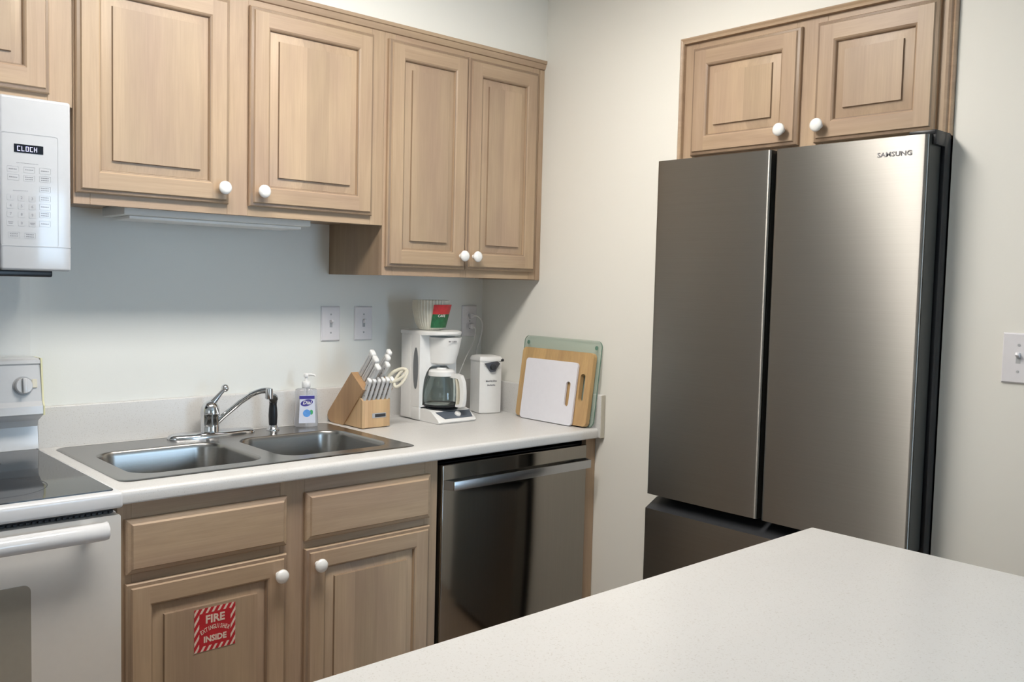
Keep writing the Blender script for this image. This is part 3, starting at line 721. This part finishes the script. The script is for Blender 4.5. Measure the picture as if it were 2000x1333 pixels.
# coffee filters on the lid
t = thing('coffee_filters', 'stack of white fluted paper filters with red and green label on the coffee maker', 'coffee filters', (cm-.012, -.148, 1.2128))
FX, FY = cm-.015, -.150
def flute(r0, amp, z, n=216, ph=0):
    return [(FX+(r0+amp*math.cos(36*2*math.pi*k/n+ph))*math.cos(2*math.pi*k/n), FY+(r0+amp*math.cos(36*2*math.pi*k/n+ph))*math.sin(2*math.pi*k/n), z) for k in range(n)]
z0 = 1.2130
for i in range(7):
    g = G(); zz = z0+i*.0035
    Ls = [flute(.033, .0003, zz), flute(.040, .0008, zz+.002), flute(.052, .0014, zz+.026), flute(.059, .0018, zz+.056+i*.0012), flute(.0615, .0021, zz+.070+i*.0016)]
    g.rings(Ls, True, False); obj('paper_filter', g, 'paper', t, ang=60)
def lab(z0_, z1_, a0, a1, mat, name='label', r_at=lambda z: .0355+(z-1.213)*.36 if z < 1.24 else .0452+(z-1.24)*.185+.004):
    g = G(); n = 10; Ls = []
    for j in range(5):
        z = z0_+(z1_-z0_)*j/4; r = r_at(z)+.0045
        Ls.append([(FX+r*math.cos(a0+(a1-a0)*k/n-.10*(1.27-z)/.05), FY+r*math.sin(a0+(a1-a0)*k/n-.10*(1.27-z)/.05), z) for k in range(n+1)])
    g.rings(Ls, False, False, closed=False); return obj(name, g, mat, t)
RA = lambda z: .046+(z-1.216)*.235
lab(1.268, 1.300, math.radians(-122), math.radians(-40), 'redl', r_at=RA); lab(1.222, 1.268, math.radians(-122), math.radians(-40), 'green', r_at=RA)
av = math.radians(-94); rr_ = .0645
g = G(); g.text('CAFE', .0125, frame((FX+rr_*math.cos(av), FY+rr_*math.sin(av), 1.262), (-math.sin(av), math.cos(av), 0), (0, 0, 1)), ext=.0002, shear=.2); obj('lettering', g, 'white', t)

# ------------------------------------------------------------------ can opener
OX, OY = -.088, -.130
t = thing('can_opener', 'upright white electric can opener in the corner of the worktop', 'can opener', (OX, OY, CZ))
TO = Matrix.Translation((OX, OY, CZ)) @ Matrix.Rotation(math.radians(-14), 4, 'Z')
def osec(z, sx=.043, yb=.042, yf=-.042, bow=.008):
    P = []
    for k in range(13):
        s = -1+2*k/12; P.append((s*sx, yf-bow*(1-s*s), z))
    P += [(sx, yb-.008, z), (sx-.008, yb, z), (-sx+.008, yb, z), (-sx, yb-.008, z)]
    return P
g = G(); g.rings([osec(.0008, .040, .040, -.039), osec(.004), osec(.182), osec(.188)], T=TO); obj('body', g, 'white', t, ang=35)
g = G(); g.rings([osec(.1882, .0445, .043, -.044), osec(.196, .0445, .043, -.044), osec(.204, .041, .039, -.040), osec(.2075, .030, .026, -.028)], T=TO); obj('top_cap', g, 'white', t, ang=40)
g = G(); Tq = TO @ frame((0, -.0505, .168), (1, 0, 0), (0, 0, 1))
g.plate([(-.030, .014), (.020, .020), (.030, .012), (.018, -.004), (.012, -.016), (-.006, -.018), (-.018, -.002)], [], 0, .007, Tq); cu = obj('cutter_head', g, 'dmetal', t)
g = G(); g.lathe([(.011, .007), (.011, .012), (.009, .014), (.002, .0145)], Tq @ Matrix.Translation((.002, .0, 0)), 20); obj('feed_wheel', g, 'dgrey', cu)
g = G(); g.box(.030, .052, -.046, -.036, .186, .196, .003, T=TO); obj('lever', g, 'dgrey', t)
for zz, w2 in ((.118, .022), (.103, .016)):
    g = G()
    n_ = 9
    for i in range(n_): g.box(-w2+2*w2*i/n_, -w2+2*w2*(i+.72)/n_, zz-.0028+.0006*(i % 2), zz+.0028-.0008*(i % 3), .0, .0003, T=TO @ frame((0, -.0505, 0), (1, 0, 0), (0, 0, 1)))
    obj('print', g, 'print', t)

# ------------------------------------------------------------------ cutting boards leaning on the right wall
def board(name, label, xb, xt, y0, y1, h, th, r, mat, cat, slot=None, side=None, z0=CZ+.0008):
    """y0 = back end, y1 = front end; xb/xt = x of the rear face at bottom and top"""
    dx = xt-xb; hz = math.sqrt(h*h-dx*dx)
    v = Vector((dx, 0, hz)).normalized()
    T = frame((xb, y0, z0+th*abs(dx)/h*1.0), (0, -1, 0), v)   # w points to -x
    holes = []
    if slot: holes = [list(reversed(rrect(*slot, (slot[1]-slot[0])/2-.0003, 8)))]
    g = G(); g.plate(rrect(0, y0-y1, 0, h, r, 8), holes, 0, th, T, 0, 1 if side else 0)
    o = obj(name, g, [mat, side] if side else [mat], ang=30, label=label, category=cat, group='cutting boards leaning in the corner')
    return o, T
gb, TG = board('cutting_board', 'clear greenish glass cutting board, tallest and rearmost, leaning against the wall', -.0395, -.004, -.252, -.622, .286, .0045, .022, 'gglass', 'cutting board', side='gedge')
for uu in (.022, .348):
    for vv in (.022, .262):
        g = G(); g.lathe([(.007, .0), (.007, .0005)], TG @ Matrix.Translation((uu, vv, .0045)), 18)
        o = obj('pad', g, 'gedge', gb)
board('cutting_board', 'bamboo cutting board leaning between the glass one and the white one', -.0485, -.0160, -.270, -.609, .243, .0165, .016, 'bamboo', 'cutting board', slot=(.291, .313, .080, .172))
board('cutting_board', 'smallest white plastic cutting board in front of the bamboo board', -.0690, -.0400, -.304, -.553, .210, .007, .012, 'boardw', 'cutting board', slot=(.205, .225, .062, .145))

# ------------------------------------------------------------------ outlets and switches
def wall_plate(name, label, cat, T, kind, group='white wall plates'):
    t = thing(name, label, cat, T.translation, group)
    g = G(); g.rings([rect_loop(.07, .114, i, d) for i, d in ((0, 0.0002), (0, .003), (.003, .0058))], T=T @ Matrix.Translation((-.035, -.057, 0))); obj('plate', g, 'plate', t, ang=20)
    def screw(v):
        g = G(); g.lathe([(.0032, .005), (.003, .0068), (.0005, .007)], T @ Matrix.Translation((0, v, 0)), 14); obj('screw', g, 'lgrey', t)
    if kind == 'toggle':
        g = G(); g.box(-.005, .005, -.012, .012, .005, .0064, T=T); obj('slot', g, 'lgrey', t)
        g = G(); g.box(-.0042, .0042, -.004, .004, .005, .019, .0012, 2, T @ Matrix.Translation((0, .002, 0)) @ Matrix.Rotation(math.radians(-28), 4, 'X')); obj('toggle', g, 'plate', t)
        screw(.0302); screw(-.0302)
    else:
        for v in (.0195, -.0195):
            g = G(); g.plate(rrect(-.0165, .0165, v-.014, v+.014, .009, 5), [], .004, .0072, T); rc = obj('socket', g, 'plate', t)
            g = G()
            for a, hgt in ((-.0062, .0045), (.0062, .0055)): g.box(a-.0012, a+.0012, v-hgt+.002, v+hgt+.002, .0071, .0075, T=T)
            g.box(-.0025, .0025, v-.0105, v-.006, .0071, .0075, T=T); obj('slot', g, 'dgrey', rc)
        screw(0)
    return t
wall_plate('wall_switch', 'white toggle switch plate on the back wall nearest the soap bottle', 'switch', FB(-.6558, -.0001, 1.2300), 'toggle')
wall_plate('wall_switch', 'white toggle switch plate on the back wall behind the knife block', 'switch', FB(-.5285, -.0001, 1.2300), 'toggle')
wall_plate('wall_outlet', 'white double outlet plate on the back wall above the can opener', 'outlet', FB(-.064, -.0001, 1.2335), 'duplex')
wall_plate('wall_switch', 'white toggle switch plate on the wall right of the refrigerator', 'switch', FR(-.0001, -1.879, 1.2362), 'toggle')
# plugs and cords
def cord(label, v, pts, r=.0022):
    T = FB(-.064, -.0001, 1.2335)
    c = thing('power_cord', label, 'cord', T @ Vector((0, v, .01)), 'white power cords at the corner outlet')
    g = G(); g.box(-.0085, .0085, v-.008, v+.010, .0077, .024, .003, 2, T); obj('plug', g, 'plate', c)
    P = [Vector(p) for p in pts]; S = []
    for i in range(len(P)-1):
        a, b2, c2, d2 = P[max(i-1, 0)], P[i], P[i+1], P[min(i+2, len(P)-1)]
        for k in range(8):
            s = k/8; S.append(.5*((2*b2)+(-a+c2)*s+(2*a-5*b2+4*c2-d2)*s*s+(-a+3*b2-3*c2+d2)*s**3))
    S.append(P[-1]); g = G(); g.tube(S, r, 8); obj('cable', g, 'white', c, ang=60)
cord('white cord looping from the upper socket to the can opener', .0195, [(-.062, -.022, 1.253), (-.050, -.034, 1.252), (-.033, -.038, 1.235), (-.027, -.036, 1.205), (-.035, -.034, 1.165), (-.050, -.034, 1.12), (-.060, -.048, 1.04), (-.075, -.075, .945)])
cord('white cord hanging from the lower socket to the coffee maker', -.0195, [(-.062, -.022, 1.213), (-.058, -.034, 1.200), (-.075, -.040, 1.15), (-.110, -.038, 1.09), (-.135, -.036, 1.03), (-.140, -.040, .975), (-.170, -.050, .935), (-.215, -.085, .922), (-.255, -.100, .935)])

# ------------------------------------------------------------------ base cabinets
YB, YBd = -.598, -.5983
X0, X1, ZT3 = -1.5435, -.6605, .8760
t = thing('base_cabinet', 'light oak base cabinet with two drawers and two doors under the sink', 'cabinet', (X0, -.3, 0))
g = G(); g.box(X0, X0+.016, YB+.019, -.002, .10, ZT3); g.box(X1-.016, X1, YB+.019, -.002, .10, ZT3); g.box(X0+.016, X1-.016, YB+.019, -.002, .10, .116); g.box(X0+.016, X1-.016, -.012, -.002, .116, ZT3)
g.box(X0, X1, -.53, -.51, .0005, .10)
obj('carcass', g, 'ws', t)
w = X1-X0; hh = ZT3-.10
g = G(); face_frame(g, FB(X0, YB, .10), w, hh, [(0, .03), (.392, .460), (w-.045, w)], [(.03, .392, 0, .04), (.46, w-.045, 0, .04), (.03, .392, .585, .625), (.46, w-.045, .585, .625), (.03, .392, .728, hh), (.46, w-.045, .728, hh)])
obj('face_frame', g, ['wv', 'wx'], t)
drawer_front(FB(-1.5286, YBd, .7135), .3912, .1240, t, 'wx'); drawer_front(FB(-1.0855, YBd, .7135), .3928, .1240, t, 'wx')
raised_door(FB(-1.5286, YBd, .125), .3912, .567, t, 'wx', knob=(.3640, .521)); raised_door(FB(-1.0855, YBd, .125), .3928, .567, t, 'wx', knob=(.030, .527))
# dark gap filler panel beside dishwasher and end panel at the wall
t = thing('filler_panel', 'narrow vertical oak filler panel right of the dishwasher', 'panel', (-.025, -.3, 0))
g = G(); g.box(-.0475, -.001, YB, YB+.019, .0005, ZT3, .001, 1); obj('front_strip', g, 'wv', t)
g = G(); g.box(-.0475, -.0325, YB+.0195, -.005, .0005, ZT3); obj('side_board', g, 'ws', t)
# fire extinguisher sticker
t = thing('sticker', 'red and white striped square fire extinguisher sticker on the left cabinet door', 'sticker', (-1.327, -.62, .5505))
TK = FB(-1.3775, -.6174, .5010); Sx, Sy = .1005, .1020
g = G(); g.box(0, Sx, 0, Sy, 0, .0005, T=TK); obj('backing', g, 'red', t)
def clip(poly, ax, lim, keep_less):
    out_ = []
    for i in range(len(poly)):
        a, b_ = poly[i], poly[(i+1) % len(poly)]
        ia = (a[ax] <= lim) == keep_less or a[ax] == lim; ib = (b_[ax] <= lim) == keep_less or b_[ax] == lim
        if ia: out_.append(a)
        if ia != ib:
            s = (lim-a[ax])/(b_[ax]-a[ax]); out_.append((a[0]+(b_[0]-a[0])*s, a[1]+(b_[1]-a[1])*s))
    return out_
bw_ = .0118
for (rx0, rx1, ry0, ry1) in ((0, bw_, 0, Sy), (Sx-bw_, Sx, 0, Sy), (bw_, Sx-bw_, 0, bw_), (bw_, Sx-bw_, Sy-bw_, Sy)):
    n_ = 16
    for i in range(-10, n_+4):
        c0 = i*.0145; w_ = .0058; sl = .62   # stripe: x = c0 + sl*y
        poly = [(c0+sl*ry0-sl*0, ry0), (c0+w_+sl*ry0, ry0), (c0+w_+sl*ry1, ry1), (c0+sl*ry1, ry1)]
        for ax, lim, kl in ((0, rx0, False), (0, rx1, True)):
            poly = clip(poly, ax, lim, kl) if len(poly) > 2 else []
        if len(poly) > 2:
            ar = abs(sum(poly[k][0]*poly[(k+1) % len(poly)][1]-poly[(k+1) % len(poly)][0]*poly[k][1] for k in range(len(poly))))
            if ar > 4e-6:
                g = G(); g.plate(poly, [], .0005, .0008, TK); obj('stripe', g, 'stripe', t)
g = G(); g.text('FIRE', .0285, TK @ Matrix.Translation((Sx/2, .0735, .0006)), ext=.0003, bold=.0009, sxy=(.92, .92)); obj('lettering', g, 'stripe', t)
g = G(); word = 'EXTINGUISHER'
for i, ch in enumerate(word):
    s = (i-(len(word)-1)/2); a = -s*.075
    g.text(ch, .0125, TK @ Matrix.Translation((Sx/2+s*.0060, .0525-.00030*s*s+.001, .0006)) @ Matrix.Rotation(a, 4, 'Z'), ext=.0003, bold=.0002, sxy=(.75, 1.15))
obj('lettering', g, 'stripe', t)
g = G(); g.text('INSIDE', .0205, TK @ Matrix.Translation((Sx/2, .0265, .0006)), ext=.0003, bold=.0008, sxy=(.92, .95)); obj('lettering', g, 'stripe', t)

# ------------------------------------------------------------------ dishwasher
t = thing('dishwasher', 'dark stainless dishwasher with bar handle under the worktop', 'dishwasher', (-.355, -.3, 0))
g = G(); g.box(-.655, -.0485, -.580, -.03, .02, .8745); obj('tub', g, 'black', t)
g = G(); g.box(-.6515, -.0555, -.610, -.5805, .11, .8565, .003, 3); dd = obj('door', g, 'dw', t, ang=30)
g = G(); g.box(-.6545, -.0495, -.5800, -.570, .8575, .8745); obj('top_gap', g, 'black', t)
g = G()
P_ = []
g.rings([[(-.648, -.6105, z) for z in ()] or [(-.6485, -.6105, .786), (-.6485, -.6105, .813), (-.6300, -.6400, .813), (-.6300, -.6400, .786)],
         [(-.6485+.004, -.6105, .786), (-.6485+.004, -.6105, .813), (-.6240, -.6340, .813), (-.6240, -.6340, .786)]])
g.box(-.633, -.0665, -.6420, -.6350, .786, .813, .002, 2)
g.rings([[(-.0570, -.6105, .786), (-.0570, -.6105, .813), (-.0665, -.6410, .813), (-.0665, -.6410, .786)],
         [(-.0610, -.6105, .786), (-.0610, -.6105, .813), (-.0710, -.6350, .813), (-.0710, -.6350, .786)]])
obj('handle', g, 'dwh', dd, ang=30)
g = G(); g.box(-.645, -.06, -.575, -.565, .012, .105); obj('kick_plate', g, 'black', t)

# ------------------------------------------------------------------ stove
t = thing('stove', 'white electric range with black glass cooktop at the left edge', 'stove', (-1.94, -.33, 0))
SX0_, SX1_ = -2.322, -1.5580
g = G(); g.box(SX0_, SX1_, -.635, -.012, .015, .868, .003); obj('body', g, 'enamel', t)
g = G(); g.box(SX0_-.004, SX1_+.0035, -.672, -.072, .8815, .9165, .007, 3); ct = obj('cooktop_frame', g, 'enamel', t)
g = G(); g.plate(rrect(SX0_+.014, SX1_-.009, -.648, -.078, .006, 4), [], .9165, .9190, Matrix.Identity(4)); gp = obj('glass_top', g, 'blackg', t)
for (bx, by, br) in ((-1.76, -.50, .10), (-1.76, -.22, .075), (-2.12, -.50, .075), (-2.12, -.22, .10)):
    g = G(); ci = [(bx+br*math.cos(2*math.pi*k/48), by+br*math.sin(2*math.pi*k/48)) for k in range(48)]; cj = [(bx+(br-.002)*math.cos(-2*math.pi*k/48), by+(br-.002)*math.sin(-2*math.pi*k/48)) for k in range(48)]
    g.plate(ci, [cj], .9190, .9192); obj('burner_ring', g, 'dgrey', gp)
g = G(); g.box(SX0_+.004, SX1_-.010, -.645, -.6355, .869, .8812); vg = obj('vent_gap', g, 'black', t)
g = G()
for i in range(64): g.box(SX0_+.02+i*.0115, SX0_+.026+i*.0115, -.650, -.6452, .869, .8735)
obj('vent_slats', g, 'dgrey', t, kind='stuff')
g = G(); g.plate(rrect(SX0_+.003, SX1_-.001, .17, .8675, .005, 3), [], 0, .030, frame((0, -.636, 0), (1, 0, 0), (0, 0, 1))); od = obj('oven_door', g, 'door_enamel', t)
g = G(); g.plate(rrect(-2.145, -1.735, .42, .752, .014, 5), [], 0, .0012, frame((0, -.6661, 0), (1, 0, 0), (0, 0, 1))); obj('window', g, 'owin', od)
g = G(); g.rings([[(x, y+dy, z) for y, z in ((-.694, .824), (-.706, .828), (-.713, .838), (-.712, .852), (-.702, .861), (-.692, .862))] for x, dy in ((SX0_+.034, .006), (SX0_+.042, 0), (SX1_-.044, 0), (SX1_-.036, .006))])
for a in (SX0_+.06, SX1_-.08): g.box(a, a+.022, -.694, -.666, .832, .856, .003)
obj('handle', g, 'enamel', od, ang=40)
g = G(); g.box(SX0_+.003, SX1_-.002, -.664, -.636, .03, .165, .004); obj('drawer', g, 'door_enamel', t)
# backguard
prof = [(-.012, .9165), (-.0600, .9165), (-.0560, .935), (-.052, .975), (-.062, .992), (-.098, 1.008), (-.104, 1.014), (-.103, 1.034), (-.094, 1.046), (-.080, 1.130), (-.078, 1.138), (-.082, 1.142), (-.080, 1.150), (-.068, 1.154), (-.012, 1.154)]
g = G(); g.rings([[(x, y, z) for y, z in prof] for x in (SX0_, SX1_+.0005)]); bgd = obj('backguard', g, 'enamel', t, ang=25)
sp_ = [(-.020, 1.010), (-.1045, 1.010), (-.1045, 1.034), (-.095, 1.047), (-.0835, 1.142), (-.0815, 1.1545), (-.020, 1.1545)]
g = G(); g.rings([[(x, y, z) for y, z in sp_] for x in (SX1_+.0007, SX1_+.005)]); obj('end_trim', g, 'yellow', bgd)
TBg = frame((0, -.0805, 1.130), (1, 0, 0), Vector((0, .014, .084)).normalized())
for kx in (-1.600, -1.69, -2.19, -2.28):
    g = G(); T_ = TBg @ Matrix.Translation((kx, -.045, 0))
    g.lathe([(.0245, -.001), (.0245, .001), (.022, .0012)], T_, 30); sk = obj('knob_ring', g, 'lgrey', bgd)
    g = G(); g.lathe([(.0205, .001), (.020, .012), (.0185, .0145), (.001, .015)], T_, 30); g.box(-.0050, .0050, -.019, .019, .010, .024, .002, 2, T_); obj('knob', g, 'enamel', sk, ang=35)
g = G(); g.box(-.006, .006, -.011, .011, 0, .004, .001, 1, TBg @ Matrix.Translation((-1.5735, -.040, 0))); obj('button', g, 'cream', bgd)

# ------------------------------------------------------------------ microwave
t = thing('microwave', 'white over-the-range microwave with a lit clock display', 'microwave', (-1.955, -.2, 1.379))
MX0, MX1, MZ0, MZ1, MY = -2.333, -1.5755, 1.3790, 1.7600, -.400
g = G(); g.box(MX0+.004, MX1-.004, MY+.03, -.006, MZ0+.004, MZ1-.001, .003); obj('body', g, 'mwhite', t)
g = G(); g.box(MX0+.01, MX1-.030, MY+.035, -.05, MZ0-.014, MZ0+.0035, .004); bt = obj('bottom_grille', g, 'black', t)
g = G(); g.box(MX0, -1.7225, MY, MY+.029, MZ0, MZ1, .006, 3); dm = obj('door', g, 'mwhite', t)
g = G(); g.plate(rrect(-2.28, -1.80, 1.45, 1.70, .02, 5), [], 0, .001, FB(0, MY-.0001, 0)); obj('window', g, 'oliv', dm)
g = G(); g.tube([(-1.755, MY-.002, 1.43), (-1.755, MY-.035, 1.45), (-1.755, MY-.04, 1.57), (-1.755, MY-.035, 1.70), (-1.755, MY-.002, 1.72)], .010, 14); obj('handle', g, 'mwhite', dm)
g = G(); g.box(-1.7205, MX1, MY, MY+.029, MZ0, MZ1, .006, 3); pn = obj('control_housing', g, 'mwhite', t)
TM = FB(0, MY-.0001, 0)
g = G(); o_ = rrect(-1.7200, -1.6025, 1.4330, 1.6800, .006, 5); i_ = rrect(-1.7192, -1.6035, 1.4340, 1.6785, .005, 5)
g.plate(o_, [list(reversed(i_))], 0, .0004, TM); obj('panel_outline', g, 'lgrey', pn)
g = G(); g.box(-1.7195, MX1+.0, 1.4325, 1.4335, -.001, .0006, T=TM); obj('seam', g, 'key', pn)
g = G(); g.box(-1.6925, -1.6335, 1.6375, 1.6555, 0, .0010, T=TM); ds = obj('display', g, 'disp', t)
SEG = {'C': 'afed', 'L': 'fed', 'O': 'abcdef', 'K': 'efgbc'}
g = G()
def seg(ch, x, z, w=.0058, h=.0105, th=.0011):
    R = {'a': (0, w, h-th, h), 'd': (0, w, 0, th), 'g': (0, w, h/2-th/2, h/2+th/2), 'f': (0, th, h/2, h), 'e': (0, th, 0, h/2), 'b': (w-th, w, h/2, h), 'c': (w-th, w, 0, h/2)}
    for s in ch: a, b_, c_, d_ = R[s]; g.box(x+a, x+b_, z+c_, z+d_, .001, .0013, T=TM)
for i, ch in enumerate('CLOCK'): seg(SEG[ch], -1.6862+i*.0085, 1.6408)
obj('lettering', g, 'dispt', ds)
digits = [('1', -1.7003, 1.5389), ('2', -1.6783, 1.5384), ('3', -1.6566, 1.5379), ('4', -1.7003, 1.5205), ('5', -1.6783, 1.5203), ('6', -1.6566, 1.5200), ('7', -1.7003, 1.5021), ('8', -1.6783, 1.5019), ('9', -1.6566, 1.5015), ('', -1.7005, 1.4832), ('0', -1.6783, 1.4830), ('', -1.6566, 1.4826)]
for dch, x, z in digits:
    g = G(); g.plate(rrect(x-.0072, x+.0072, z-.0066, z+.0066, .002, 3), [], 0, .0005, TM); kb = obj('key', g, 'key', t)
    g = G()
    if dch: g.text(dch, .0085, TM @ Matrix.Translation((x, z, .0006)), ext=.0002)
    else:
        g.box(x-.005, x+.005, z+.0008, z+.0022, .0005, .0007, T=TM); g.box(x-.004, x+.004, z-.0024, z-.0010, .0005, .0007, T=TM)
    obj('lettering', g, 'print', kb)
for x, z, n_ in ((-1.6951, 1.6004, 1), (-1.6624, 1.6009, 1), (-1.6942, 1.5827, 1), (-1.6625, 1.5824, 2), (-1.6300, 1.6013, 1), (-1.6301, 1.5832, 2), (-1.6303, 1.5605, 2), (-1.6304, 1.5400, 2), (-1.6305, 1.5218, 1), (-1.6307, 1.5047, 2), (-1.6308, 1.4841, 1), (-1.6614, 1.4563, 2), (-1.6937, 1.4568, 2)):
    hw = .0115
    g = G(); g.plate(rrect(x-hw, x+hw, z-.0066, z+.0066, .0015, 3), [list(reversed(rrect(x-hw+.0004, x+hw-.0004, z-.0062, z+.0062, .0013, 3)))], 0, .0004, TM); kb = obj('key', g, 'key', t)
    g = G()
    for j in range(n_):
        zz = z if n_ == 1 else z+.0024-j*.0048
        for q in range(5): g.box(x-.0080+q*.0033, x-.0080+q*.0033+.0024, zz-.0008, zz+.0008, .0, .0003, T=TM)
    obj('print', g, 'print', kb)
g = G()
for x0, x1, z in ((-1.688, -1.642, 1.6149), (-1.695, -1.664, 1.5541)):
    n_ = int((x1-x0)/.0030)
    for q in range(n_): g.box(x0+q*.003, x0+q*.003+.0021, z-.0005, z+.0005, 0, .0003, T=TM)
obj('print', g, 'print', pn)

# ------------------------------------------------------------------ peninsula in the foreground
PX1, PY1, PZ = -.6040, -1.7245, .914
g = G(); P = rrect(-3.75, PX1, -2.45, PY1, .006, 4)
Q = rrect(-3.75+.004, PX1-.004, -2.45+.004, PY1-.004, .004, 4)
g.rings([[(x, y, PZ-.038) for x, y in Q], [(x, y, PZ-.034) for x, y in P], [(x, y, PZ-.004) for x, y in P], [(x, y, PZ-.0012) for x, y in rrect(-3.75+.0012, PX1-.0012, -2.45+.0012, PY1-.0012, .005, 4)], [(x, y, PZ) for x, y in Q]])
obj('peninsula_worktop', g, 'lam', ang=40, label='large speckled off-white peninsula worktop in the foreground', category='worktop')
t = thing('peninsula_cabinet', 'oak cabinet hidden under the foreground peninsula worktop', 'cabinet', (-2.0, -2.1, 0))
g = G(); g.box(-3.70, PX1-.03, -2.36, PY1-.04, .10, PZ-.0385, .002, 1); g.box(-3.66, PX1-.06, -2.32, PY1-.10, .0005, .10); obj('carcass', g, 'ws', t)
for i in range(5):
    raised_door(frame((PX1-.06-i*.60, PY1-.0397, .14), (-1, 0, 0), (0, 0, 1)), .56, .68, t, 'wx', knob=(.03, .64))
